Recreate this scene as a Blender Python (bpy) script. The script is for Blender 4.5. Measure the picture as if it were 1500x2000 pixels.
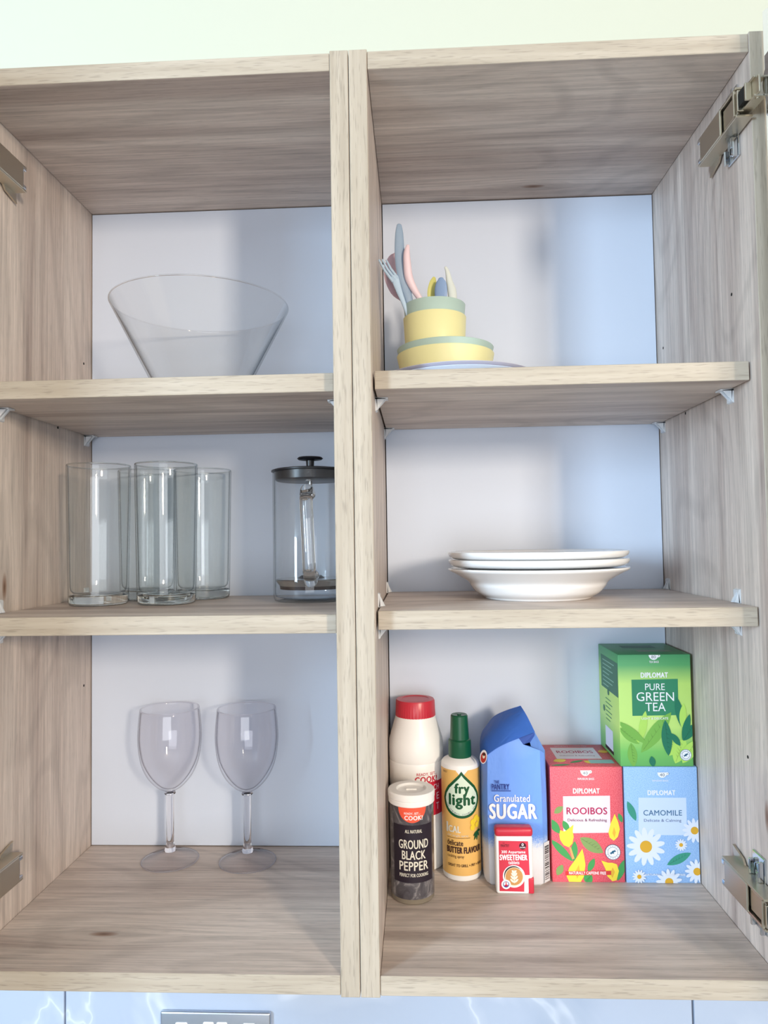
import bpy, bmesh, math, random
from mathutils import Vector, Matrix
for o in list(bpy.data.objects): bpy.data.objects.remove(o)
S = bpy.context.scene
COL = S.collection
MM = 0.001

# ---------------------------------------------------------------- camera
cd = bpy.data.cameras.new('camera'); cam = bpy.data.objects.new('camera', cd); COL.objects.link(cam)
cd.sensor_fit = 'VERTICAL'; cd.sensor_height = 36.0; cd.lens = 36.0 * 1400 / 2000
cd.clip_start = 0.02
R_ = [[0.998807, -0.04581, 0.01694], [0.046453, 0.99813, -0.039725], [-0.015089, 0.040465, 0.999067]]
cam.matrix_world = Matrix(((R_[0][0], R_[0][2], -R_[0][1], 0.0587),
                           (R_[1][0], R_[1][2], -R_[1][1], -0.6685),
                           (R_[2][0], R_[2][2], -R_[2][1], 0.4147), (0, 0, 0, 1)))
S.camera = cam
# ---------------------------------------------------------------- world, lights, exposure
S.view_settings.view_transform = 'Standard'; S.view_settings.look = 'None'
S.view_settings.gamma = 1.0; S.view_settings.use_curve_mapping = False
S.view_settings.exposure = 0.0
S.cycles.max_bounces = 32; S.cycles.transmission_bounces = 32; S.cycles.transparent_max_bounces = 32
S.cycles.caustics_refractive = True; S.cycles.caustics_reflective = True
W = bpy.data.worlds.new('world'); S.world = W; W.use_nodes = True
W.node_tree.nodes['Background'].inputs[0].default_value = (0.80, 0.88, 1.0, 1)
W.node_tree.nodes['Background'].inputs[1].default_value = 0.31

def area_light(name, loc, target, w, h, power, color):
    l = bpy.data.lights.new(name, 'AREA'); l.shape = 'RECTANGLE'; l.size = w; l.size_y = h
    l.energy = power; l.color = color
    o = bpy.data.objects.new(name, l); COL.objects.link(o); o.location = loc
    o.rotation_euler = (Vector(target) - Vector(loc)).to_track_quat('-Z', 'Y').to_euler()
    return o
area_light('warm_room_lamp_right', (1.75, -2.90, 0.98), (0, 0.1, 0.3), 0.28, 0.45, 74, (1.0, 0.84, 0.66))
area_light('window_daylight_left', (-2.3, -2.60, 0.75), (0, 0.1, 0.4), 0.50, 1.0, 112, (0.62, 0.82, 1.0))
area_light('added_fill_behind', (0.3, -3.4, 0.10), (0, 0.1, 0.4), 2.0, 1.2, 36, (0.93, 0.96, 1.0))  # broad frontal fill, added to lighten the cabinet interiors

# ---------------------------------------------------------------- materials
def s2l(c):
    return tuple(((x / 255) / 12.92 if x / 255 <= 0.04045 else ((x / 255 + 0.055) / 1.055) ** 2.4) for x in c) + (1,)
def mat(name, rgb, rough=0.5, metal=0.0, spec=0.5, **kw):
    m = bpy.data.materials.new(name); m.use_nodes = True
    b = m.node_tree.nodes['Principled BSDF']
    b.inputs['Base Color'].default_value = s2l(rgb); b.inputs['Roughness'].default_value = rough
    b.inputs['Metallic'].default_value = metal; b.inputs['Specular IOR Level'].default_value = spec
    for k, v in kw.items(): b.inputs[k.replace('_', ' ')].default_value = v
    return m
class NG:
    def __init__(s, m): s.t = m.node_tree; s.b = s.t.nodes['Principled BSDF']
    def n(s, typ, **kw):
        x = s.t.nodes.new(typ)
        for k, v in kw.items():
            if k in x.inputs.keys() and not hasattr(type(x), k): x.inputs[k].default_value = v
            else: setattr(x, k, v)
        return x
    def l(s, a, b): s.t.links.new(a, b)
    def coords(s, scale, loc=(0, 0, 0), rot=(0, 0, 0)):
        tc = s.n('ShaderNodeTexCoord'); mp = s.n('ShaderNodeMapping')
        mp.inputs['Scale'].default_value = scale; mp.inputs['Location'].default_value = loc; mp.inputs['Rotation'].default_value = rot
        s.l(getattr(s, 'coords_src', None) or tc.outputs['Object'], mp.inputs['Vector']); return mp.outputs[0]
    def noise(s, vec, scale=1, detail=3, rough=0.5, dist=0):
        x = s.n('ShaderNodeTexNoise'); x.inputs['Scale'].default_value = scale; x.inputs['Detail'].default_value = detail
        x.inputs['Roughness'].default_value = rough; x.inputs['Distortion'].default_value = dist
        s.l(vec, x.inputs['Vector']); return x.outputs['Fac']
    def ramp(s, fac, stops):
        r = s.n('ShaderNodeValToRGB'); e = r.color_ramp.elements
        while len(e) < len(stops): e.new(0.5)
        for i, (p, c) in enumerate(stops): e[i].position = p; e[i].color = c if len(c) == 4 else s2l(c)
        s.l(fac, r.inputs[0]); return r.outputs[0]
    def mix(s, a, b, fac, mode='MIX'):
        m = s.n('ShaderNodeMix', data_type='RGBA', blend_type=mode)
        for v, k in ((fac, 0), (a, 6), (b, 7)):
            if hasattr(v, 'is_linked'): s.l(v, m.inputs[k])
            else: m.inputs[k].default_value = v
        return m.outputs[2]
    def math(s, op, a, b=0.0):
        m = s.n('ShaderNodeMath', operation=op)
        for v, k in ((a, 0), (b, 1)):
            if hasattr(v, 'is_linked'): s.l(v, m.inputs[k])
            else: m.inputs[k].default_value = v
        return m.outputs[0]
G = lambda v: (v, v, v, 1)
def wood(name, axis, seed, dark=(182, 166, 157), light=(218, 205, 195), edge=False, knot=None):
    m = mat(name, light, 0.48, spec=0.35); g = NG(m)
    def sc(a, c): v = [c, c, c]; v[axis] = a; return tuple(v)
    kd = None
    if knot:                            # the grain flows round a knot
        tc = g.n('ShaderNodeTexCoord'); sub = g.n('ShaderNodeVectorMath', operation='SUBTRACT'); g.l(tc.outputs['Object'], sub.inputs[0]); sub.inputs[1].default_value = knot
        sp = g.n('ShaderNodeSeparateXYZ'); g.l(sub.outputs[0], sp.inputs[0])
        R3 = [0.03, 0.03, 0.03]; R3[axis] = 0.075; R3[1] = 0.022
        q2 = None
        for i in range(3):
            e = g.math('POWER', g.math('ABSOLUTE', g.math('DIVIDE', sp.outputs[i], R3[i])), 2.0); q2 = e if q2 is None else g.math('ADD', q2, e)
        f = g.math('SUBTRACT', 1.0, g.math('MULTIPLY', g.math('POWER', 2.718, g.math('MULTIPLY', q2, -1.0)), 0.72))
        cb = g.n('ShaderNodeCombineXYZ')
        for i in range(3):
            if i == 1: g.l(g.math('MULTIPLY', sp.outputs[i], f), cb.inputs[i])
            else: g.l(sp.outputs[i], cb.inputs[i])
        ad = g.n('ShaderNodeVectorMath', operation='ADD'); g.l(cb.outputs[0], ad.inputs[0]); ad.inputs[1].default_value = knot
        g.coords_src = ad.outputs[0]; kd = q2
    off = (seed * 3.17, seed * 1.71, seed * 2.3)
    if edge:
        base = g.ramp(g.noise(g.coords(sc(6, 160), off), 1, 3), [(0.3, (164, 153, 138)), (0.7, (182, 172, 158))])
    else:
        bands = g.noise(g.coords(sc(1.0, 22), off), 1, 4, 0.55, 0.5)
        base = g.ramp(bands, [(0.36, dark), (0.48, tuple((a * 0.4 + b * 0.6) for a, b in zip(dark, light))), (0.62, light)])
        big = g.noise(g.coords(sc(1.6, 5.5), off), 1, 1.5, 0.5, 0.35)
        rings = g.math('SINE', g.math('MULTIPLY', big, 95.0))
        base = g.mix(base, g.ramp(g.math('MULTIPLY_ADD', rings, 0.5), [(0.0, G(0.86)), (0.35, G(1.0))]), 0.8, 'MULTIPLY')
        fine = g.noise(g.coords(sc(7, 260), off), 1, 3, 0.65)
        base = g.mix(base, g.ramp(fine, [(0.32, G(0.74)), (0.68, G(1.12))]), 0.8, 'MULTIPLY')
    if kd is not None: base = g.mix(base, g.ramp(kd, [(0.0, (150, 124, 108)), (0.008, (186, 164, 150)), (0.05, G(0.86)), (0.5, G(1.0))]), 1.0, 'MULTIPLY')
    pores = g.noise(g.coords(sc(55, 900), off), 1, 1, 0.5)
    base = g.mix(base, g.ramp(pores, [(0.30, G(0.72)), (0.42, G(1.0))]), 0.8 if edge else 0.55, 'MULTIPLY')
    g.l(base, g.b.inputs['Base Color'])
    bp = g.n('ShaderNodeBump'); bp.inputs['Strength'].default_value = 0.12; bp.inputs['Distance'].default_value = 0.0004
    g.l(pores, bp.inputs['Height']); g.l(bp.outputs[0], g.b.inputs['Normal'])
    return m
def glass(name, tint=(1, 1, 1), rough=0.0, ior=1.48, clear=0.5):
    m = bpy.data.materials.new(name); m.use_nodes = True; t = m.node_tree
    t.nodes.remove(t.nodes['Principled BSDF']); x = t.nodes.new('ShaderNodeBsdfGlass')
    x.inputs['Color'].default_value = (*tint, 1); x.inputs['Roughness'].default_value = rough; x.inputs['IOR'].default_value = ior
    y = t.nodes.new('ShaderNodeBsdfTransparent'); z = t.nodes.new('ShaderNodeMixShader'); z.inputs[0].default_value = clear
    y.inputs['Color'].default_value = (*[v ** 0.5 for v in tint], 1)
    t.links.new(x.outputs[0], z.inputs[1]); t.links.new(y.outputs[0], z.inputs[2])
    t.links.new(z.outputs[0], t.nodes['Material Output'].inputs['Surface']); return m
def thin_glass(name, mid=(0.992, 0.995, 0.995), edge=(0.50, 0.53, 0.55), ior=1.45):
    m = bpy.data.materials.new(name); m.use_nodes = True; t = m.node_tree
    t.nodes.remove(t.nodes['Principled BSDF'])
    lw = t.nodes.new('ShaderNodeLayerWeight'); lw.inputs['Blend'].default_value = 0.38
    r = t.nodes.new('ShaderNodeValToRGB'); e = r.color_ramp.elements
    e[0].position = 0.55; e[0].color = (*mid, 1); e[1].position = 0.99; e[1].color = (*edge, 1)
    t.links.new(lw.outputs['Facing'], r.inputs[0])
    tr = t.nodes.new('ShaderNodeBsdfTransparent'); t.links.new(r.outputs[0], tr.inputs['Color'])
    gl = t.nodes.new('ShaderNodeBsdfGlossy'); gl.inputs['Roughness'].default_value = 0.03
    fr = t.nodes.new('ShaderNodeFresnel'); fr.inputs['IOR'].default_value = ior
    geo = t.nodes.new('ShaderNodeNewGeometry')   # same reflectance from either side of the thin wall
    ab = t.nodes.new('ShaderNodeMix'); ab.data_type = 'FLOAT'
    t.links.new(geo.outputs['Backfacing'], ab.inputs[0]); t.links.new(fr.outputs[0], ab.inputs[2]); ab.inputs[3].default_value = 0.04
    mx = t.nodes.new('ShaderNodeMixShader'); t.links.new(ab.outputs[0], mx.inputs[0])
    t.links.new(tr.outputs[0], mx.inputs[1]); t.links.new(gl.outputs[0], mx.inputs[2])
    t.links.new(mx.outputs[0], t.nodes['Material Output'].inputs['Surface']); return m
M = {}
M['thin'] = thin_glass('thin_clear_glass'); M['thin_tumbler'] = thin_glass('thin_tumbler_glass', (0.965, 0.975, 0.975), (0.30, 0.34, 0.36), 1.5)
M['thin_acrylic'] = thin_glass('thin_acrylic', (0.978, 0.974, 0.982), (0.36, 0.34, 0.39), 1.45)
M['edge_h'] = wood('oak_edge_horizontal', 0, 1, edge=True); M['edge_v'] = wood('oak_edge_vertical', 2, 2, edge=True)
M['glass'] = glass('clear_glass', (1, 1, 1), clear=0.0); M['green_glass'] = glass('tumbler_glass', (0.992, 1, 0.998), ior=1.5, clear=0.0)
M['acrylic'] = glass('clear_acrylic', (0.985, 0.98, 0.99), ior=1.45, clear=0.0)
M['support'] = mat('frosted_plastic', (236, 240, 245), 0.3, Transmission_Weight=0.25, IOR=1.4)
M['white_lam'] = mat('white_laminate', (207, 217, 234), 0.36, spec=0.5)
M['nickel'] = mat('nickel_steel', (200, 192, 176), 0.33, 1.0)
M['chrome'] = mat('bright_zinc', (205, 210, 216), 0.12, 1.0)
M['dark_gap'] = mat('dark_recess', (22, 20, 18), 0.9)
M['door'] = mat('cream_door_laminate', (226, 219, 204), 0.4)
M['porcelain'] = mat('white_porcelain', (238, 238, 238), 0.12, Coat_Weight=0.5)
M['black_plastic'] = mat('black_plastic', (28, 27, 31), 0.35)
M['steel'] = mat('stainless_steel', (190, 190, 190), 0.2, 1.0)
M['yellow'] = mat('yellow_melamine', (232, 226, 168), 0.42)
M['sage'] = mat('sage_green_melamine', (174, 197, 188), 0.42)
M['lilac'] = mat('lilac_grey_melamine', (186, 186, 204), 0.42)
M['paleblue'] = mat('pale_blue_melamine', (200, 216, 238), 0.42)
M['slate'] = mat('slate_blue_plastic', (136, 156, 178), 0.45); M['fork_blue'] = mat('light_blue_plastic', (172, 194, 214), 0.45)
M['pink'] = mat('pale_pink_plastic', (226, 202, 208), 0.45); M['mauve'] = mat('dusky_pink_plastic', (196, 166, 178), 0.45)
M['olive'] = mat('mustard_yellow_plastic', (200, 196, 112), 0.45); M['midblue'] = mat('mid_blue_plastic', (134, 160, 198), 0.45)
M['creamp'] = mat('cream_plastic', (214, 220, 214), 0.45)
M['white_plastic'] = mat('white_plastic', (244, 243, 241), 0.35)
M['red_cap'] = mat('red_plastic', (196, 44, 62), 0.32)
M['green_cap'] = mat('dark_green_plastic', (14, 84, 56), 0.3)
INK = {}
def ink(c):
    if isinstance(c, str): return INKS[c]
    if c not in INK: INK[c] = mat('ink_%02x%02x%02x' % c, c, 0.45, spec=0.3)
    return INK[c]
ink_rgb = dict(white=(240, 238, 240), pale=(226, 214, 224), pale2=(208, 222, 244), green=(70, 150, 84), leaf2=(128, 152, 92), yellow=(240, 212, 70),
    orange=(226, 172, 60), peach=(238, 160, 100), band=(205, 60, 58), crim=(176, 38, 84), darkred=(118, 30, 66), grey=(120, 128, 136), dkgreen=(52, 132, 96),
    lime2=(122, 178, 78), lime3=(178, 218, 100), teal=(36, 116, 88), teal2=(64, 152, 128), steel=(78, 116, 150), navy=(58, 76, 128), daisy=(228, 232, 246),
    gold=(226, 170, 52), sealblue=(40, 92, 120), label=(204, 56, 74), dark=(70, 26, 38), btn=(214, 46, 58), coral=(240, 92, 66), plum=(38, 30, 42), cream=(226, 222, 208),
    fgreen=(24, 84, 50), mint=(216, 232, 214), brown=(70, 40, 34), amber=(234, 186, 108), pblue=(34, 52, 132), barwhite=(222, 222, 226), black=(28, 28, 34),
    coffee=(196, 142, 84), coffeedark=(62, 58, 56), foam=(238, 226, 204), redink=(196, 36, 60), lemon=(240, 208, 56), crestred=(186, 52, 46), greyteal=(150, 196, 196), darkpanel=(60, 112, 86))
INKS = {k: mat('ink_' + k, v, 0.45, spec=0.3) for k, v in ink_rgb.items()}

# ---------------------------------------------------------------- mesh helpers
def link(name, me, parent=None, loc=None):
    o = bpy.data.objects.new(name, me); COL.objects.link(o)
    if parent is not None: o.parent = parent
    if loc is not None: o.location = loc
    return o
def tag(o, label=None, cat=None, group=None, kind=None):
    for k, v in (('label', label), ('category', cat), ('group', group), ('kind', kind)):
        if v: o[k] = v
    return o
def thing(name, label, cat, loc, group=None):
    o = bpy.data.objects.new(name, None); COL.objects.link(o); o.location = Vector(loc) * MM; o.empty_display_size = 0.02
    return tag(o, label, cat, group)
def build(name, bm, mats, parent=None, sharp=35, smooth=True, loc=None):
    bm.normal_update()
    for f in bm.faces: f.smooth = smooth
    if smooth:
        for e in bm.edges:
            if len(e.link_faces) == 2 and e.calc_face_angle(0) > math.radians(sharp): e.smooth = False
    bmesh.ops.scale(bm, vec=(MM, MM, MM), verts=bm.verts)
    me = bpy.data.meshes.new(name); bm.to_mesh(me); bm.free()
    for m in (mats if isinstance(mats, (list, tuple)) else [mats]): me.materials.append(m)
    return link(name, me, parent, Vector(loc) * MM if loc else None)
def box(bm, x0, x1, y0, y1, z0, z1, bev=0, mi=0, rot=None, seg=1):
    g = bmesh.ops.create_cube(bm, size=1)['verts']
    for v in g: v.co = Vector(((x0 + x1) / 2 + v.co.x * (x1 - x0), (y0 + y1) / 2 + v.co.y * (y1 - y0), (z0 + z1) / 2 + v.co.z * (z1 - z0)))
    fs = {f for v in g for f in v.link_faces}
    for f in fs: f.material_index = mi
    if bev:
        es = list({e for v in g for e in v.link_edges})
        r = bmesh.ops.bevel(bm, geom=es, offset=bev, segments=seg, profile=0.5, affect='EDGES')
        g = list({v for f in r['faces'] for v in f.verts} | {v for v in g if v.is_valid})
        for f in r['faces']: f.material_index = mi
    if rot:
        bmesh.ops.transform(bm, matrix=rot, verts=[v for v in g if v.is_valid])
    return g
def lathe(bm, prof, n=64, cx=0, cy=0, closed=False, mi=0, mis=None):
    rings = []
    for r, z in prof:
        if r < 1e-6: rings.append([bm.verts.new((cx, cy, z))])
        else: rings.append([bm.verts.new((cx + r * math.cos(2 * math.pi * i / n), cy + r * math.sin(2 * math.pi * i / n), z)) for i in range(n)])
    prs = list(zip(rings[:-1], rings[1:]))
    if closed: prs.append((rings[-1], rings[0]))
    for k, (a, b) in enumerate(prs):
        mm = mis[k] if mis else mi
        if len(a) == 1 and len(b) == 1: continue
        for i in range(n):
            j = (i + 1) % n
            if len(a) == 1: f = bm.faces.new((a[0], b[j], b[i]))
            elif len(b) == 1: f = bm.faces.new((a[i], a[j], b[0]))
            else: f = bm.faces.new((a[i], a[j], b[j], b[i]))
            f.material_index = mm
    bmesh.ops.recalc_face_normals(bm, faces=bm.faces)
def smoothprof(p, k=6):
    # Catmull-Rom through profile points
    out = []
    for i in range(len(p) - 1):
        p0 = p[max(i - 1, 0)]; p1 = p[i]; p2 = p[i + 1]; p3 = p[min(i + 2, len(p) - 1)]
        for j in range(k):
            t = j / k
            out.append(tuple(0.5 * (2 * b + (c - a) * t + (2 * a - 5 * b + 4 * c - d) * t * t + (3 * b - a - 3 * c + d) * t ** 3) for a, b, c, d in zip(p0, p1, p2, p3)))
    out.append(p[-1]); return out
def tube(bm, pts, rad, n=16, wdir=None, half=None, cap=True, mi=0):
    """loft along pts; rad list; optional wdir: flat section with half-width list, rad = half thickness"""
    pts = [Vector(p) for p in pts]; rings = []
    N = len(pts); rad = rad if isinstance(rad, (list, tuple)) else [rad] * N
    prev = None
    for i, p in enumerate(pts):
        t = (pts[min(i + 1, N - 1)] - pts[max(i - 1, 0)]).normalized()
        if wdir is not None:
            w = Vector(wdir[i] if isinstance(wdir, list) else wdir); w = (w - t * w.dot(t)).normalized()
        else:
            w = prev if prev is not None else (Vector((0, 0, 1)) if abs(t.z) < 0.9 else Vector((1, 0, 0)))
            w = (w - t * w.dot(t)).normalized()
        prev = w; u = t.cross(w)
        a = half[i] if half else rad[i]
        rings.append([bm.verts.new(p + w * (a * math.cos(2 * math.pi * k / n)) + u * (rad[i] * math.sin(2 * math.pi * k / n))) for k in range(n)])
    for a, b in zip(rings[:-1], rings[1:]):
        for k in range(n): bm.faces.new((a[k], a[(k + 1) % n], b[(k + 1) % n], b[k])).material_index = mi
    if cap: bm.faces.new(rings[0][::-1]).material_index = mi; bm.faces.new(rings[-1]).material_index = mi
    return rings
def spline(pts, k=6): return smoothprof([tuple(p) for p in pts], k)

# ---------------------------------------------------------------- flat print (lettering and artwork) as thin ink layers
def text2d(s, w, h, bold):
    cu = bpy.data.curves.new('t', 'FONT'); cu.body = s; cu.size = 1; cu.resolution_u = 3
    cu.offset = 0.0; cu.space_character = 1.0 + 0.05 * bold
    o = bpy.data.objects.new('t', cu); COL.objects.link(o); bpy.context.view_layer.update()
    me = o.to_mesh(); vs = [(v.co.x, v.co.y) for v in me.vertices]; fs = [tuple(p.vertices) for p in me.polygons]
    o.to_mesh_clear(); bpy.data.objects.remove(o); bpy.data.curves.remove(cu)
    x0, x1 = min(v[0] for v in vs), max(v[0] for v in vs); y0, y1 = min(v[1] for v in vs), max(v[1] for v in vs)
    return [((x - (x0 + x1) / 2) / (x1 - x0) * w, (y - (y0 + y1) / 2) / (y1 - y0) * h) for x, y in vs], fs
class Print:
    def __init__(s): s.bm = bmesh.new(); s.mats = []; s.h = 0.0
    def mi(s, c):
        m = ink(c)
        if m not in s.mats: s.mats.append(m)
        return s.mats.index(m)
    def add(s, vs, fs, c):
        s.h += 0.012; i = s.mi(c); V = [s.bm.verts.new((x, y, s.h)) for x, y in vs]
        for f in fs:
            try: s.bm.faces.new([V[k] for k in f]).material_index = i
            except ValueError: pass
    def poly(s, c, pts): s.add(pts, [tuple(range(len(pts)))], c)
    def rect(s, c, x0, x1, y0, y1): s.poly(c, [(x0, y0), (x1, y0), (x1, y1), (x0, y1)])
    def disc(s, c, x, y, r, n=32, ry=None): s.poly(c, [(x + r * math.cos(a * 2 * math.pi / n), y + (ry or r) * math.sin(a * 2 * math.pi / n)) for a in range(n)])
    def text(s, c, t, x, y, w, h, bold=0, rot=0):
        vs, fs = text2d(t, w, h, bold); ca, sa = math.cos(rot), math.sin(rot)
        k = {0: 0.0, 1: 0.022, 2: 0.05}[bold] * h     # heavier strokes: overlaid shifted copies
        for ox, oy in (((0, 0),) if not k else ((-k, 0), (k, 0), (0, k * .7), (0, -k * .7))):
            s.add([(x + a * ca - b * sa + ox, y + a * sa + b * ca + oy) for a, b in vs], fs, c)
        s.h -= 0.012 * (0 if not k else 2)
    def leaf(s, c, a, b, w, vein=True):
        A, B = Vector(a), Vector(b); d = B - A; n = Vector((-d.y, d.x)).normalized()
        up = [A + d * t + n * (w / 2 * math.sin(math.pi * t) ** 0.8) for t in [i / 10 for i in range(1, 10)]]
        dn = [A + d * t - n * (w / 2 * math.sin(math.pi * t) ** 0.8) for t in [i / 10 for i in range(9, 0, -1)]]
        s.poly(c, [tuple(p) for p in [A] + up + [B] + dn])
        if vein and w > 9:
            c2 = tuple(int(x * 0.8) for x in ink_rgb[c]); q = [A + d * 0.08 + n * 0.3, A + d * 0.9, A + d * 0.08 - n * 0.3]
            s.poly(c2, [tuple(p) for p in q])
            for t in (0.25, 0.37, 0.49, 0.61, 0.73):
                e = A + d * t; m = n * (w * 0.34 * math.sin(math.pi * t)); k = d.normalized() * (w * 0.22)
                s.poly(c2, [tuple(e), tuple(e + m + k), tuple(e + d.normalized() * 0.9)])
    def daisy(s, x, y, dia):
        R = dia / 2
        for k in range(13):
            a = k * 2 * math.pi / 13 + 0.2; e = (x + R * 0.62 * math.cos(a), y + R * 0.62 * math.sin(a)); pts = []
            for j in range(12):
                b = j * math.pi / 6; px, py = R * 0.38 * math.cos(b), R * 0.145 * math.sin(b)
                pts.append((e[0] + px * math.cos(a) - py * math.sin(a), e[1] + px * math.sin(a) + py * math.cos(a)))
            s.poly('daisy', pts)
        s.disc('gold', x, y, R * 0.31)
    def cup_icon(s, x, y, w):
        s.disc('white', x + w * 0.5, y - w * 0.14, w * 0.16, 16); s.disc((150, 160, 150), x + w * 0.5, y - w * 0.14, w * 0.07, 12)
        s.poly('white', [(x - w / 2, y)] + [(x - w / 2 * math.cos(a) , y - w * 0.56 * math.sin(a)) for a in [math.pi * i / 12 for i in range(1, 12)]] + [(x + w / 2, y)])
    def seal(s, x, y, r):
        s.disc('sealblue', x, y, r); s.disc('white', x, y, r * 0.93); s.disc('sealblue', x, y, r * 0.68); s.disc('white', x, y, r * 0.62)
        for k in range(16):
            if k in (0, 8): continue
            a = k * math.pi / 8; s.disc('sealblue', x + r * 0.8 * math.cos(a), y + r * 0.8 * math.sin(a), r * 0.055, 6)
        # small leaping tree frog
        P_ = [(-.45, -.1), (-.2, .02), (-.05, .2), (.2, .25), (.35, .42), (.3, .2), (.48, .12), (.25, .05), (.1, -.05), (.2, -.25), (0, -.15), (-.15, -.2), (-.3, -.35), (-.28, -.2)]
        s.poly('sealblue', [(x + a * r, y + b * r) for a, b in P_])
    def run(s, items):
        for it in items:
            k = it[0]
            if k == 'p': s.poly(it[1], it[2])
            elif k == 't': s.text(it[1], it[2], it[3], it[4], it[5], it[6], it[7])
            elif k == 'l': s.leaf(it[1], it[2], it[3], it[4])
            elif k == 'd': s.daisy(it[1][0], it[1][1], it[2])
            elif k == 'cup': s.cup_icon(it[1][0], it[1][1], it[2])
            elif k == 'seal': s.seal(it[1][0], it[1][1], it[2])
    def clip(s, x0, x1, y0, y1):
        for co, no in (((x0, 0, 0), (-1, 0, 0)), ((x1, 0, 0), (1, 0, 0)), ((0, y0, 0), (0, -1, 0)), ((0, y1, 0), (0, 1, 0))):
            bmesh.ops.bisect_plane(s.bm, geom=s.bm.verts[:] + s.bm.edges[:] + s.bm.faces[:], plane_co=co, plane_no=no, clear_outer=True)
    def flat(s, name, parent, o, ux, uy, base=0.12):
        ux, uy, o = Vector(ux), Vector(uy), Vector(o); n = ux.cross(uy)
        bmesh.ops.triangulate(s.bm, faces=s.bm.faces)
        for v in s.bm.verts: x, y, h = v.co; v.co = o + ux * x + uy * y + n * (base + h)
        return build(name, s.bm, s.mats, parent, smooth=False)
    def wrap(s, name, parent, r, base=0.15, step=1.5, cx=0, cy=0, rf=None):
        xs = [v.co.x for v in s.bm.verts]; x = math.floor(min(xs) / step) * step
        bmesh.ops.triangulate(s.bm, faces=s.bm.faces)
        while x < max(xs):
            bmesh.ops.bisect_plane(s.bm, geom=s.bm.verts[:] + s.bm.edges[:] + s.bm.faces[:], plane_co=(x, 0, 0), plane_no=(1, 0, 0)); x += step
        for v in s.bm.verts:
            x, y, h = v.co; a = x / r; R = (rf(y) if rf else r) + base + h
            v.co = Vector((cx + R * math.sin(a), cy - R * math.cos(a), y))
        return build(name, s.bm, s.mats, parent, smooth=False)

# ================================================================ THE SETTING
wall_m = mat('painted_wall', (200, 204, 190), 0.8, spec=0.2)
bm = bmesh.new(); box(bm, -2500, 2500, 300, 340, 4, 1250); tag(build('wall_back', bm, wall_m, smooth=False), kind='structure')
bm = bmesh.new(); box(bm, -2500, 2500, -3200, 340, 1250, 1290); tag(build('ceiling', bm, mat('painted_ceiling', (236, 236, 232), 0.9), smooth=False), kind='structure')
fl = mat('grey_vinyl_floor', (150, 146, 140), 0.5); g = NG(fl)
g.l(g.ramp(g.noise(g.coords((3, 30, 3)), 1, 4), [(0.3, (138, 132, 124)), (0.7, (166, 160, 152))]), g.b.inputs['Base Color'])
bm = bmesh.new(); box(bm, -2500, 2500, -3200, 340, -1470, -1430); tag(build('floor', bm, fl, smooth=False), kind='structure')
# tiled backsplash below the cabinets
tile_m = mat('marbled_tile', (206, 214, 230), 0.12, Coat_Weight=0.3); g = NG(tile_m)
n1 = g.noise(g.coords((2.2, 2.2, 2.2), rot=(0, 0.9, 0)), 1, 4, 0.55, 1.4)
vein = g.ramp(g.math('ABSOLUTE', g.math('SUBTRACT', n1, 0.5)), [(0.0, (206, 216, 232)), (0.012, (184, 197, 217)), (0.05, (176, 190, 212))])
cloud = g.ramp(g.noise(g.coords((3, 3, 3)), 1, 3), [(0.35, G(0.94)), (0.65, G(1.0))])
g.l(g.mix(vein, cloud, 1.0, 'MULTIPLY'), g.b.inputs['Base Color'])
grout = mat('pale_grey_grout', (158, 166, 178), 0.8)
bm = bmesh.new(); box(bm, -2500, 2500, 301, 340, -560, 3.5)
tw = tag(build('wall_backsplash', bm, grout, smooth=False), kind='structure')
for i, (a, b) in enumerate(((-1247, -424), (-421.5, 401), (403.8, 1228))):
    bm = bmesh.new(); box(bm, a, b, 295, 302, -560, 3, 0.6); build('tile', bm, tile_m, tw, smooth=False)

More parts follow.
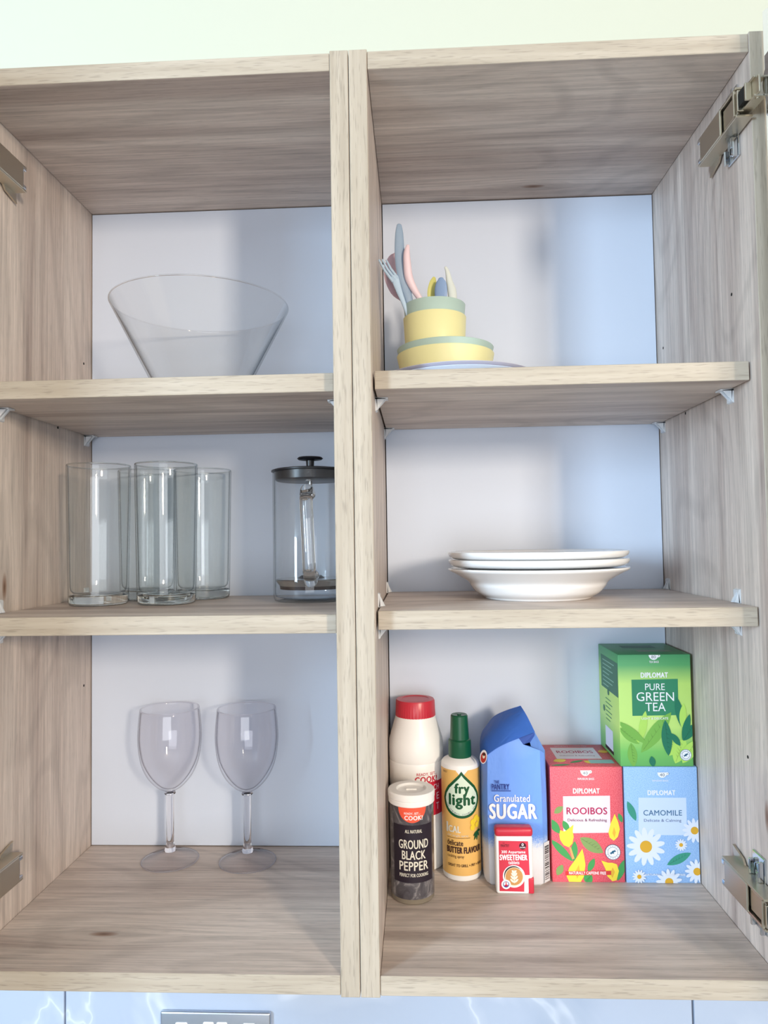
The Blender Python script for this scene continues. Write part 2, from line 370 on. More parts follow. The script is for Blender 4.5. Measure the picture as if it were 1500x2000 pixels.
# ================================================================ CABINETS
H = 886.0; BY = 277.0; T = 18.0; DEP = 296.0
def hinge(parent, s, xw, zc, up):
    """s=+1: mounted on the right-hand inner wall at xw; up=+1 upper hinge"""
    X = lambda d: xw - s * d           # distance from the wall into the cabinet
    def bx(bm, d0, d1, y0, y1, z0, z1, bev=0.6, mi=0, rot=None): box(bm, min(X(d0), X(d1)), max(X(d0), X(d1)), y0, y1, z0, z1, bev, mi, rot)
    bm = bmesh.new()                    # pressed steel arm: channel with side cheeks
    bx(bm, 15.5, 18, 27, 76, zc - 13, zc + 13, 0.8); bx(bm, 12.5, 15, -4, 26, zc - 10, zc + 10, 0.8); bx(bm, 15.5, 18.2, -4, -1, zc - 12, zc + 12, 0.4)
    for k in (-1, 1):
        vs = box(bm, min(X(1.5), X(17)), max(X(1.5), X(17)), -6, 84, zc + k * 13 - 1.2, zc + k * 13 + 1.2, 0.5)
    bx(bm, 2.0, 14, 14, 60, zc - 9, zc + 9, 0.8)
    for k in (-1, 1):                   # tapered rear flanges
        P_ = [(84, 12), (60, 12), (66, 19), (88, 24)]
        A = [bm.verts.new((X(2.0), y, zc + k * z)) for y, z in P_]; B = [bm.verts.new((X(4.0), y, zc + k * z)) for y, z in P_]
        bm.faces.new(A); bm.faces.new(B[::-1])
        for i in range(4): bm.faces.new((A[i], B[i], B[(i + 1) % 4], A[(i + 1) % 4]))
    bmesh.ops.recalc_face_normals(bm, faces=bm.faces)
    h = build('hinge', bm, M['nickel'], parent, smooth=False)
    tag(h, 'bright nickel concealed hinge')
    bm = bmesh.new()                    # mounting plate with two wings
    bx(bm, 0, 2.4, 8, 66, zc - 11, zc + 11, 0.5)
    for k in (-1, 1):
        bx(bm, 0, 2.2, 24, 48, zc + k * 22 - 12, zc + k * 22 + 14, 0.6); bx(bm, 2, 7, 25, 28, zc + k * 24 - 10, zc + k * 24 + 9, 1.0); bx(bm, 2, 7, 44, 47, zc + k * 24 - 10, zc + k * 24 + 5, 1.0)
        c = bmesh.ops.create_cone(bm, cap_ends=True, segments=20, radius1=4.2, radius2=3.4, depth=3.0)['verts']
        bmesh.ops.transform(bm, matrix=Matrix.Translation((X(3.2), 36, zc + k * 25)) @ Matrix.Rotation(-s * math.pi / 2, 4, 'Y'), verts=c)
        bx(bm, 4.4, 5.0, 35.3, 36.7, zc + k * 25 - 3, zc + k * 25 + 3, 0, 1)
        bx(bm, 2.2, 8, 27, 29, zc + k * 19 - 6, zc + k * 19 + 4, 0.3)
    build('mounting_plate', bm, [M['chrome'], M['dark_gap']], h, smooth=False)
    bm = bmesh.new()                    # release clip at the rear end
    bx(bm, 5, 15.5, 78, 81, zc - 11, zc + 11, 0.5); bx(bm, 13, 18, 76, 82, zc + 8, zc + 12, 0.6); bx(bm, 13, 18, 76, 82, zc - 12, zc - 8, 0.6)
    bx(bm, 7, 12, 81, 82, zc - 6, zc + 6, 0, 1)
    build('release_clip', bm, [M['chrome'], M['dark_gap']], h, smooth=False)
    bm = bmesh.new()                    # articulated link towards the door
    r = Matrix.Translation((X(10), 0, zc)) @ Matrix.Rotation(s * 0.06, 4, 'Z') @ Matrix.Translation((-X(10), 0, -zc))
    bx(bm, 9, 11, -34, 10, zc - 8, zc + 8, 0.5, 0, r)
    for k in (-1, 1): bx(bm, 2, 13, -30, 8, zc + k * 8.5 - 1, zc + k * 8.5 + 1, 0.4, 0, r)
    bx(bm, 11, 17, -8, -5, zc - 10, zc + 10, 0.5, 0, r); bx(bm, 11, 17, -22, -19.5, zc - 8, zc + 8, 0.5, 0, r)
    bx(bm, 12, 16.5, -19, -9, zc - 7, zc + 7, 0.3, 1, r)
    for yy in (-26, 4):
        c = bmesh.ops.create_cone(bm, cap_ends=True, segments=16, radius1=2.0, radius2=2.0, depth=21)['verts']
        bmesh.ops.translate(bm, vec=(X(7), yy, zc), verts=c)
    build('link_arm', bm, [M['nickel'], M['dark_gap']], h, smooth=False)
    bm = bmesh.new()                    # screw flange and cup on the inner face of the door
    fx0, fx1 = X(-1.6), X(1.0)
    box(bm, min(fx0, fx1), max(fx0, fx1), -62, -28, zc - 28, zc + 28, 1.0)
    c = bmesh.ops.create_cone(bm, cap_ends=True, segments=32, radius1=17, radius2=17, depth=4)['verts']
    bmesh.ops.transform(bm, matrix=Matrix.Translation((X(1), -45, zc)) @ Matrix.Rotation(math.pi / 2, 4, 'Y'), verts=c)
    build('hinge_cup', bm, M['chrome'], h, smooth=False)
def support(parent, x, s, y, z, up):
    """clear plastic shelf pin; s=+1 on right wall; wedge hangs below z (up=-1) or rises above (up=+1)"""
    bm = bmesh.new(); X = lambda d: x - s * d
    a = [(0, 0), (1.6, 0), (1.6, 14 * up), (0, 14 * up)]
    def prism(pts, y0, y1):
        A = [bm.verts.new((X(p[0]), y0, z + p[1])) for p in pts]; B = [bm.verts.new((X(p[0]), y1, z + p[1])) for p in pts]
        bm.faces.new(A); bm.faces.new(B[::-1])
        for i in range(len(A)): bm.faces.new((A[i], B[i], B[(i + 1) % len(A)], A[(i + 1) % len(A)]))
    prism([(0, 0), (2, 0), (2, 13 * up), (0, 14 * up)], y - 6, y + 6)
    if up < 0: prism([(0, -0.3), (13, -0.3), (13, -1.8), (0, -1.8)], y - 6, y + 6)
    prism([(1, -0.5 * -up), (12 if up < 0 else 7, 0.8 * up), (1, 13 * up)], y - 1.2, y + 1.2)
    prism([(1, 0.5 * up), (11 if up < 0 else 6, 1.2 * up), (2, 12 * up)], y - 6, y - 5)
    bmesh.ops.recalc_face_normals(bm, faces=bm.faces)
    build('shelf_support', bm, M['support'], parent, smooth=False)
def cabinet(label, x0, x1, shelves, door_side, seed):
    c = thing('wall_cabinet', label, 'cabinet', (0, 0, 0), 'open oak wall cabinets')
    wv = wood('oak_grain_vertical_%d' % seed, 2, seed + 3, knot=((-0.3797, 0.075, 0.372), (0.377, 0.02, 0.155))[seed - 1])
    wh = wood('oak_grain_horizontal_%d' % seed, 0, seed + 7, knot=((-0.268, 0.066, 0.018), (0.215, 0.245, 0.868))[seed - 1])
    mv = [wv, M['edge_v']]; mh = [wh, M['edge_h']]
    def panel(name, a, mats, front=1, lab=None):
        bm = bmesh.new(); box(bm, *a, 0.5)
        for f in bm.faces:
            f.normal_update()
            if f.normal.y < -0.5: f.material_index = front
        o = build(name, bm, mats, c, smooth=False)
        if lab: o['label'] = lab
        return o
    i0, i1 = x0 + T, x1 - T
    pl = panel('side_panel', (x0 + 0.35, i0, 0, DEP, -0.8, H + 1.0), mv); pr = panel('side_panel', (i1, x1 - 0.35, 0, DEP, -0.8, H + 1.0), mv)
    panel('top_panel', (i0 + 0.3, i1 - 0.3, 1.2, DEP, H - T, H - 0.5), mh); panel('bottom_panel', (i0 + 0.3, i1 - 0.3, 1.0, DEP, 0.4, T), mh)
    bm = bmesh.new(); box(bm, i0 + 1.2, i1 - 1.2, BY, BY + 3, T + 1.0, H - T - 1.2, 0.3)
    build('back_panel', bm, M['white_lam'], c, smooth=False)['label'] = 'white laminate back panel'
    bm = bmesh.new(); box(bm, i0 + 0.1, i1 - 0.1, BY + 3.4, BY + 5, T + .1, H - T - .1); build('gap_shade_sheet', bm, M['dark_gap'], c, smooth=False)  # added dark sheet standing in for shade in the gaps around the back panel
    for z, ups in shelves:
        panel('shelf', (i0 + 2.0, i1 - 2.0, 19, BY - 1.5, z - T, z), mh)
        for xw, s in ((i1, 1), (i0, -1)):
            for y in (64, 262):
                support(c, xw, s, y, z - T, -1)
                if ups: support(c, xw, s, y, z, 1)
    xw = i1 if door_side > 0 else i0
    for zc, up in ((H - 70, 1), (78, -1)): hinge(c, door_side, xw, zc, up)
    # opened door
    bm = bmesh.new(); dx = xw + door_side * 2.0
    rot = Matrix.Translation((dx, -21, 0)) @ Matrix.Rotation(door_side * math.radians(25), 4, 'Z') @ Matrix.Translation((-dx, 21, 0))
    box(bm, min(dx, dx + door_side * 18), max(dx, dx + door_side * 18), -415, -21, 2, 890, 0.8, 0, rot)
    build('door', bm, M['door'], c, smooth=False)['label'] = 'cream door swung wide open'
    # unused bored peg holes
    for (hy, hz) in ((255, 656), (187, 559.8), (55, 656), (257, 232), (19 + 36, 199)):
        bm = bmesh.new(); k = bmesh.ops.create_cone(bm, cap_ends=True, segments=14, radius1=1.7, radius2=1.7, depth=0.3)['verts']
        bmesh.ops.transform(bm, matrix=Matrix.Translation((xw, hy, hz)) @ Matrix.Rotation(math.pi / 2, 4, 'Y'), verts=k)
        build('peg_hole', bm, M['dark_gap'], pr if door_side > 0 else pl, smooth=False)
    return c
L1, L2, R1, R2 = 578.7, 345.2, 579.7, 347.9
cabL = cabinet('open oak wall cabinet on the left holding the glassware', -397.7, 0, [(L1, False), (L2, True)], -1, 1)
cabR = cabinet('open oak wall cabinet on the right holding plates and groceries', 0, 395, [(R1, False), (R2, True)], 1, 2)
# LED strip lying on the cabinet tops, lighting the wall above
ledm = bpy.data.materials.new('led_emission'); ledm.use_nodes = True; b = ledm.node_tree.nodes['Principled BSDF']
b.inputs['Base Color'].default_value = (1, 1, 1, 1); b.inputs['Emission Color'].default_value = (1.0, 1.0, 0.82, 1); b.inputs['Emission Strength'].default_value = 0.38
bm = bmesh.new(); box(bm, -395, 392, 205, 217, H + 1.0, H + 4, 0, 0); box(bm, -395, 392, 206, 216, H + 4, H + 5.2, 0, 1)
tag(build('led_strip', bm, [M['white_plastic'], ledm], smooth=False), 'warm white light strip lying on top of the wall cabinets', 'light strip')

# ---- socket
sk = thing('double_socket', 'brushed steel double wall socket on the tiles under the left cabinet', 'socket', (-217.7, 295, -245))
brushed = mat('brushed_steel', (196, 204, 216), 0.36, 1.0)
bm = bmesh.new(); box(bm, -73.5, 73.5, -6, 0, -43, 43, 2.5, 0, None, 3); build('plate', bm, brushed, sk)
for sx in (-1, 1):
    bm = bmesh.new(); box(bm, sx * 9 - 7 - sx * 0, sx * 9 + 7, -7.2, -5.5, 16, 31, 1.2); bz = build('switch_bezel', bm, M['white_plastic'], sk)
    bm = bmesh.new(); box(bm, sx * 9 - 5, sx * 9 + 5, -9.6, -7, 17.5, 29.5, 1.0); build('rocker_switch', bm, brushed, bz)
    bm = bmesh.new(); box(bm, sx * 45 - 17, sx * 45 + 17, -6.6, -5.5, -22, 14, 1.2); box(bm, sx * 45 - 8, sx * 45 + 8, -6.6, -5.5, 14, 30, 1.2)
    ins = build('socket_insert', bm, M['white_plastic'], sk)
    for a, b, c_, d_ in ((-4.5, 4.5, 20, 24.5), (-14.5, -7.5, -6, -2), (7.5, 14.5, -6, -2)):
        bm = bmesh.new(); box(bm, sx * 45 + a, sx * 45 + b, -6.9, -6.5, c_, d_); build('pin_slot', bm, M['dark_gap'], ins, smooth=False)

# ================================================================ LEFT CABINET: GLASS
# flared salad bowl on the upper shelf
t = thing('glass_bowl', 'large flared clear glass bowl on the upper left shelf', 'bowl', (-193.2, 160.8, L1))
bm = bmesh.new()
op = [(0, 0.2), (40, 0.2), (45, 2), (47.5, 6)]; ip = [(101.4, 116.6), (45.6, 8.5), (43, 5.4), (38, 4.6), (0, 4.4)]
lathe(bm, op + [(103.0, 116.0), (102.7, 117.1), (101.9, 117.3)] + ip, 128); build('bowl_wall', bm, M['thin'], t, 40)
def rim(parent, r, z, w, m, n=96):
    bm = bmesh.new(); lathe(bm, [(r + w * math.cos(a), z + w * math.sin(a)) for a in [2 * math.pi * k / 12 for k in range(12)]], n, closed=True); return build('rim', bm, m, parent, 180)
rim(t, 102.5, 117.2, 0.75, M['glass'])
# tumblers
def tumbler(x, y, label):
    t = thing('glass_tumbler', label, 'glass', (x, y, L2), 'tall glass tumblers')
    bm = bmesh.new()
    pr = [(0, 0.8), (26, 0.8), (30, 0.1), (32.3, 1.2), (33.4, 4), (33.6, 12)] + [(33.6 + 2.6 * (k / 10), 12 + 150.5 * k / 10) for k in range(1, 11)]
    pr += [(35.9, 163.6), (35.2, 163.9), (34.6, 163.3)] + [(34.3 - 2.8 * (k / 10), 160 - 138 * k / 10) for k in range(0, 11)] + [(30.6, 17), (28, 14.2), (22, 13), (0, 12.6)]
    lathe(bm, pr, 96)
    build('tumbler_wall', bm, M['thin_tumbler'], t, 50)
    bm = bmesh.new(); lathe(bm, [(0, 1.4), (26, 1.4), (30, 0.7), (31.9, 1.5), (32.9, 4), (33.1, 11), (31.4, 12.4), (28, 13.2), (22, 12.2), (0, 11.8)], 96); build('thick_base', bm, M['green_glass'], t, 50); rim(t, 35.3, 163.5, 0.8, M['green_glass'])
    return t
tumbler(-317, 162, 'tall glass tumbler nearest the left side panel, at the front')
tumbler(-236.5, 164, 'tall glass tumbler at the front, second from the left side panel')
tumbler(-288, 239, 'tall glass tumbler hidden behind the two front tumblers')
tumbler(-216, 240, 'tall glass tumbler at the back, nearest the cafetiere')
# cafetiere
t = thing('cafetiere', 'glass cafetiere with black lid and plunger on the middle left shelf', 'cafetiere', (-68.5, 185, L2))
bm = bmesh.new(); lathe(bm, [(0, 1.6), (36, 1.6), (40, 0.1), (43.5, 1.5), (44.8, 5), (45, 10), (45, 152), (44.2, 153.2), (43.2, 152), (43.1, 10), (42, 6.0), (38, 4.6), (0, 4.8)], 96); build('beaker', bm, M['thin'], t, 50)
hp = spline([(4, -43.6, 124), (4.6, -52, 128), (5.5, -68, 125), (6.5, -76, 112), (8, -77, 75), (9, -76, 42), (8.5, -68, 30), (7.5, -54, 26), (7, -43.6, 32)], 6)
bm = bmesh.new(); tube(bm, hp, [8.5 if i in (0, len(hp) - 1) else 7.2 for i in range(len(hp))], 24); build('handle', bm, M['glass'], t, 60)
bm = bmesh.new(); lathe(bm, [(0, 158), (10, 158), (43, 156.5), (46.2, 155.4), (46.4, 153.8), (42.2, 153.4), (41.8, 144), (39.5, 142.6), (0, 142.6)], 72)
lid = build('lid', bm, M['black_plastic'], t)
bm = bmesh.new(); lathe(bm, [(0, 171.6), (14, 171.4), (15.6, 169.8), (14, 168.3), (5, 167.2), (4.4, 158), (0, 158)], 40); build('knob', bm, M['black_plastic'], lid)
bm = bmesh.new(); lathe(bm, [(0, 143), (2.3, 143), (2.3, 22), (0, 22)], 20); rod = build('plunger_rod', bm, M['steel'], t)
bm = bmesh.new(); lathe(bm, [(0, 31), (12, 30), (16, 27), (41.5, 26.4), (42.4, 25.2), (42, 24), (37.5, 18.5), (37, 14.5), (0, 14.5)], 72, mis=[0, 0, 1, 1, 1, 1, 2, 2])
build('plunger_filter', bm, [M['black_plastic'], M['steel'], mat('brown_black_plastic', (46, 34, 32), 0.35)], t)
# wine glasses
def wine(x, y, label):
    t = thing('wine_glass', label, 'wine glass', (x, y, T), 'clear plastic wine glasses')
    bm = bmesh.new()
    bo = smoothprof([(36.6, 188.5), (38.6, 168), (39.0, 148), (35.6, 124), (28, 106), (17, 93), (7, 86.5), (6.3, 85)], 5)
    bi = smoothprof([(0, 88.5), (8, 90.5), (16.5, 97), (26, 109.5), (33.6, 126), (37.2, 148), (36.9, 168), (35.2, 188.5)], 5)
    lathe(bm, [(0, 84.6)] + [(6.3, 84.6)] + bo[::-1] + [(36.0, 189.3)] + bi[::-1], 80); build('bowl', bm, M['thin_acrylic'], t, 60); rim(t, 36.0, 189.0, 0.75, M['acrylic'])
    bm = bmesh.new(); lathe(bm, [(0, 84.4), (6.6, 84.4), (7.0, 82.9), (4.7, 81), (4.5, 60), (4.6, 22), (6.5, 15), (7.6, 12.2), (0, 12.2)], 40); build('stem', bm, M['acrylic'], t, 45)
    bm = bmesh.new(); lathe(bm, smoothprof([(0, 12), (8, 11.8), (16, 8.6), (26, 4.6), (34.2, 1.9), (35.1, 1.0)], 4) + [(34.6, 0.1), (33, 0.2)] + smoothprof([(31, 1.0), (22, 3.6), (12, 6.6), (0, 8.2)], 4), 72)
    build('foot', bm, M['thin_acrylic'], t, 60); rim(t, 34.6, 1.0, 0.8, M['acrylic'])['label'] = 'rounded foot edge'; return t
wine(-258.4, 236, 'clear wine glass on the left, nearer the left side panel')
wine(-159.6, 234, 'clear wine glass on the right, nearer the middle posts')

# ================================================================ RIGHT CABINET: MIDDLE SHELF PLATES
def soup_plate(z, label):
    t = thing('soup_plate', label, 'plate', (194, 156, z), 'stacked white soup plates')
    o = [(0, 1.8), (50, 1.6), (54, 0.1), (58, 0.1), (59.5, 1.2)] + smoothprof([(60, 2.2), (68.5, 7), (74.5, 14), (78, 19.5), (88, 25.6), (99.8, 31.8)], 5)
    i = [(100.9, 33.2), (100.6, 34.6), (98.6, 35.0)] + smoothprof([(96, 34.0), (86, 29.2), (76, 23), (70.5, 15.5), (60, 7), (40, 5.0), (0, 4.8)], 5)
    bm = bmesh.new(); lathe(bm, o + i, 96); build('plate_body', bm, M['porcelain'], t, 50); return t
soup_plate(R2, 'bottom white soup plate of the stack, resting on the shelf')
def coupe_plate(z, label, dx):
    t = thing('dinner_plate', label, 'plate', (194 + dx, 156, z), 'white plates on the soup plate')
    o = [(0, 1.2), (48, 1.0), (50, 0.1), (55, 0.1), (58, 2.0)] + smoothprof([(62, 3.0), (80, 7.4), (94, 9.8), (99, 12.6)], 4)
    i = [(100.6, 15.6), (100.2, 17.6), (98.2, 18.2)] + smoothprof([(95, 16.6), (80, 12.6), (62, 7.6), (45, 5.0), (0, 4.8)], 4)
    bm = bmesh.new(); lathe(bm, o + i, 96); build('plate_body', bm, M['porcelain'], t, 50); return t
coupe_plate(R2 + 26.6, 'middle white plate of the stack of three', 0.3)
coupe_plate(R2 + 35.2, 'top white plate of the stack of three', 0)

# ================================================================ RIGHT CABINET: UPPER SHELF CHILDREN'S TABLEWARE
def dish(name, label, cat, x, y, z, r0, r1, h, m, wall=2.2, group=None, n=80, floor=2.4):
    t = thing(name, label, cat, (x, y, z), group); bm = bmesh.new()
    k = min(7, h * 0.3)
    o = [(0, 0), (r0 - k, 0)] + [(r0 - k + k * math.sin(a), k - k * math.cos(a)) for a in (0.5, 1.0, 1.4)] + [(r0 + (r1 - r0) * 0.5, h * 0.5), (r1, h - 0.6), (r1 - 0.5, h), (r1 - wall + 0.4, h)]
    i = [(r1 - wall, h - 0.6), (r0 + (r1 - r0) * 0.4 - wall, h * 0.5), (r0 - wall - k * 0.3, floor + k * 0.5), (r0 - k - 1, floor), (0, floor)]
    lathe(bm, o + i, n); build('dish_wall', bm, m, t, 50); return t
kx, ky = 107, 134
t = dish('side_plate', 'pale blue plate at the very bottom of the pastel stack', 'plate', kx, ky, R1, 74, 87, 11, M['paleblue'], 2.0)
t = dish('side_plate', 'lilac grey plate lying on the pale blue plate', 'plate', kx, ky, R1 + 4.2, 74, 86.6, 11, M['lilac'], 2.0)
t = dish('small_bowl', 'shallow yellow bowl standing on the lilac grey plate', 'bowl', 94.6, 156, R1 + 8.4, 48, 56, 39.5, M['yellow'], 1.6)
t = dish('small_bowl', 'shallow sage green bowl nested in the yellow bowl', 'bowl', 94.6, 156, R1 + 15.2, 45.6, 55.6, 40.2, M['sage'])
t = dish('beaker', 'yellow beaker standing in the nested pastel bowls', 'cup', 83, 153, R1 + 19.6, 32.4, 36.2, 71.5, M['yellow'], 1.6)
t = dish('beaker', 'sage green beaker nested in the yellow beaker, full of cutlery', 'cup', 83, 153, R1 + 36, 29.0, 35.6, 69.5, M['sage'], floor=4)
def cutlery(name, label, cat, pts, half, thick, m, wdir, parts=None):
    o0 = Vector(pts[-1]); t = thing(name, label, cat, o0)
    P = spline([tuple(Vector(p) - o0) for p in pts], 5)
    hw = [x[0] for x in spline([(h,) for h in half], 5)]; th = [x[0] for x in spline([(h,) for h in thick], 5)]
    t0 = (Vector(P[0]) - Vector(P[1])).normalized(); a, b = hw[0], th[0]     # rounded tip
    P = [tuple(Vector(P[0]) + t0 * a * k) for k in (0.72, 0.62, 0.38)] + P; hw = [a * 0.2, a * 0.55, a * 0.86] + hw; th = [b * 0.3, b * 0.6, b * 0.9] + th
    bm = bmesh.new(); tube(bm, P, [max(a, .3) for a in th], 14, wdir, [max(a, .3) for a in hw]); build('utensil', bm, m, t, 60); return t
zb = R1 + 44
cutlery('table_knife', 'tall slate blue plastic knife, highest of the cutlery', 'knife', [(44.0, 140, 776), (43.9, 140, 766), (44.0, 140, 745), (46.2, 140, 723), (50.5, 141, 704), (55.5, 142, 684), (68, 150, 645), (74, 154, zb)], [3.0, 4.8, 5.9, 6.4, 5.8, 4.4, 3.6, 3.4], [0.8, 1.4, 1.8, 2.0, 2.0, 2.0, 2, 2], M['slate'], (1, 0.25, 0))
t = cutlery('fork', 'light blue plastic fork leaning out to the left', 'fork', [(38.0, 138, 715), (42.5, 138, 700), (48.6, 139, 683), (56, 144, 660), (63, 150, zb)], [4.6, 3.6, 2.6, 2.6, 3.0], [1.2, 1.4, 1.7, 1.7, 1.8], M['fork_blue'], (1, 0.1, 0.45))
o0 = Vector((63, 150, zb))
for k, (a, b) in enumerate((((20.3, 136.5, 735.6), (35.0, 138, 713)), ((24.0, 138, 736.2), (38.0, 138.2, 715)), ((28.6, 139, 736.0), (40.6, 138.6, 717)))):
    bm = bmesh.new(); tube(bm, [Vector(a) - o0, (Vector(a) + Vector(b)) / 2 - o0 + Vector((-1, 0, -1)), Vector(b) - o0 + Vector((1, 0, -3))], [1.0, 1.5, 1.8], 10); build('tine', bm, M['fork_blue'], t)
cutlery('spoon', 'dusky pink plastic spoon behind the light blue fork', 'spoon', [(39.5, 166, 752), (36.6, 166, 745), (34.5, 166, 728), (39.5, 166, 708), (49, 164, 694), (58, 162, 670), (66, 158, zb)], [4.0, 8.6, 11.0, 8.2, 3.0, 2.6, 2.8], [1, 1.4, 1.6, 1.6, 1.6, 1.8, 1.8], M['mauve'], (1, 0.5, 0.3))
cutlery('spoon', 'pale pink plastic spoon seen side on, right of the knife', 'spoon', [(53.6, 135, 750), (52.2, 135, 742), (52.4, 136, 730), (54.2, 138, 714), (60, 140, 701), (69.0, 144, 686), (86, 152, 650), (98, 158, zb)], [2.0, 3.6, 4.4, 4.8, 4.0, 3.0, 2.6, 2.8], [1, 3, 4, 4, 3, 2, 2, 2], M['pink'], (1, 0, 0))
cutlery('spoon', 'mustard yellow plastic spoon, lowest of the upright spoons', 'spoon', [(83.6, 166, 722.8), (82.4, 166, 717), (80.6, 166, 706), (80.0, 166, 694), (80, 164, 670), (80, 162, zb)], [2.6, 5.2, 6.4, 5.0, 2.6, 2.6], [1, 1.6, 1.8, 1.8, 1.8, 1.8], M['olive'], (1, 0.7, 0))
cutlery('spoon', 'mid blue plastic spoon between the yellow and cream spoons', 'spoon', [(91.2, 154, 717), (91.2, 154, 713), (90.9, 154, 704), (90.4, 154, 692), (90, 156, 670), (88, 158, zb)], [3.4, 6.0, 7.4, 6.2, 2.6, 2.6], [1, 1.6, 1.8, 1.8, 1.8, 1.8], M['midblue'], (1, -0.2, 0))
cutlery('spoon', 'cream plastic spoon at the right of the cutlery, seen edge on', 'spoon', [(97.4, 165, 735), (99.4, 165, 730), (101.6, 165, 718), (104.2, 164, 706), (104, 162, 692), (98, 160, 670), (92, 158, zb)], [1.8, 2.6, 4.0, 5.4, 4.8, 2.6, 2.6], [1, 1.6, 2.6, 3, 2.6, 2, 2], M['creamp'], (1, 0.2, 0))

# ================================================================ RIGHT CABINET: GROCERIES
# salt drum
t = thing('salt_bottle', 'tall white bottle with a red screw cap behind the pepper pot', 'bottle', (52.6, 237, T))
bm = bmesh.new(); lathe(bm, [(0, 0), (30, 0), (32.6, 1.5), (33.2, 6), (33.4, 110), (33.6, 126), (33.0, 127.4), (33.6, 129), (33.8, 141), (33.2, 151), (30.4, 161), (27.0, 172), (24.6, 179.6), (23, 181), (0, 181)], 72); build('bottle_body', bm, M['white_plastic'], t, 25)
bm = bmesh.new(); ridged = [(24.9, 179.5), (24.9, 181), (24.2, 197.5), (23.2, 199.4)]
lathe(bm, [(0, 179.5)] + ridged + [(17, 199.8), (16.4, 199.2), (0, 199.2)], 90)
for v in bm.verts:
    r = math.hypot(v.co.x, v.co.y)
    if r > 23.5 and (round(math.atan2(v.co.y, v.co.x) / (2 * math.pi) * 90)) % 2: v.co.x *= 0.985; v.co.y *= 0.985
build('screw_cap', bm, M['red_cap'], t, 25)
p = Print(); p.rect('redink', -9, 47, 66, 106); p.text('redink', 'READY, SET...', 14, 115.8, 27, 3.8, 1); p.text('redink', 'COOK!', 13, 109.6, 29, 7, 2)
p.text('pale', 'CH', 26.5, 99, 9, 7, 0); p.text('pale', 'E', 29, 88, 4.5, 8, 0); p.text('pale', 'T', 28.5, 76, 5, 8, 0)
p.wrap('printed_label', t, 33.4)
# pepper pot
peppm = mat('ground_pepper_in_clear_pot', (88, 86, 92), 0.3, Coat_Weight=0.4); g = NG(peppm)
g.l(g.ramp(g.noise(g.coords((80, 80, 60)), 1, 5, 0.6, 1.2), [(0.3, (54, 50, 58)), (0.55, (84, 82, 88)), (0.72, (150, 146, 148))]), g.b.inputs['Base Color'])
t = thing('pepper_pot', 'ground black pepper pot with a white lid against the middle post', 'pot', (47, 152, T))
bm = bmesh.new(); lathe(bm, [(0, 6), (24.2, 6), (24.4, 20), (24.9, 105), (0, 105)], 72); build('pot_body', bm, peppm, t, 30)
bm = bmesh.new(); lathe(bm, [(0, 0), (22.6, 0), (24, 1.6), (24.3, 6.1), (0, 6.1)], 72); build('clear_base', bm, mat('grey_clear_plastic', (150, 140, 124), 0.15, Transmission_Weight=0.3), t, 30)
bm = bmesh.new(); lathe(bm, [(0, 104.8), (25.2, 104.8), (25.9, 105.6), (25.9, 109.6), (25.3, 110.4), (26.3, 111.2), (26.5, 116.6), (25.6, 118.2), (23.6, 118.6), (17, 118.4), (15.6, 116.2), (14.8, 115.8), (0, 116.4)], 72)
box(bm, -6, 6, -1, 1, 115.5, 117.6, 0.4); build('lid', bm, M['white_plastic'], t, 30)
p = Print(); cxp = 1.0
p.poly('coral', [(cxp + 16.2 * math.cos(a), 105 + 16.2 * math.sin(a)) for a in [math.pi + math.pi * i / 24 for i in range(25)]])
p.text('white', 'READY, SET...', cxp, 98.6, 18, 2.6, 1); p.text('white', 'COOK!', cxp + 1.5, 94.0, 20, 4.6, 2)
p.rect('plum', -22.5, 26, 24.5, 86)
for s_, y, w, h, b in (('ALL NATURAL', 79.5, 19, 3.6, 1), ('GROUND', 65.6, 34, 9.4, 1), ('BLACK', 54, 26.5, 9.2, 1), ('PEPPER', 42.4, 33, 9.4, 1), ('PERFECT FOR COOKING', 32.6, 33, 3.6, 1)):
    p.text('cream', s_, 2.2, y, w, h, b)
p.wrap('printed_label', t, 24.9)
# cooking spray
t = thing('spray_bottle', 'orange labelled cooking spray bottle with a dark green cap', 'bottle', (105.2, 204, T))
bm = bmesh.new(); lathe(bm, [(0, 0), (19.5, 0), (22, 1.6), (22.7, 5), (22.7, 129), (22.2, 132.6), (20, 135.4), (14.5, 138), (12.5, 139.5), (0, 139.5)], 72); build('bottle_body', bm, M['white_plastic'], t, 30)
bm = bmesh.new(); lathe(bm, [(0, 138.6), (13.4, 138.6), (13.8, 140), (13.4, 157.4), (12.6, 158.6), (11.3, 159.2), (11.2, 162), (10.2, 186.5), (9.2, 187.8), (5, 187.2), (0, 187.0)], 56); cp = build('cap', bm, M['green_cap'], t, 30)
bm = bmesh.new(); lathe(bm, [(0, 187.2), (2.4, 187.2), (2.4, 188.2), (0, 188.2)], 20); build('nozzle', bm, M['green_cap'], cp)
p = Print(); p.rect('amber', -33, 36, 7.5, 128)
p.poly('white', [(-7, 128.2), (0, 120), (8, 128.2)])
drop = lambda k: [(k * 23.5 * math.cos(a) * (1.0 if a <= 0 else max(0.0, 1 - 0.06 * a)), 94 + k * 22.5 * math.sin(a)) for a in [-math.pi + math.pi * i / 20 for i in range(21)]]
def dropshape(k):
    lo = [(k * 24 * math.cos(a), 95 + k * 22 * math.sin(a)) for a in [math.pi + math.pi * i / 24 for i in range(25)]]
    return lo + [(k * 22.2, 95 + k * 6), (k * 17, 95 + k * 14), (k * 9, 95 + k * 22), (k * 3.0, 95 + k * 28), (0, 95 + k * 32), (-k * 3.0, 95 + k * 28), (-k * 9, 95 + k * 22), (-k * 17, 95 + k * 14), (-k * 22.2, 95 + k * 6)]
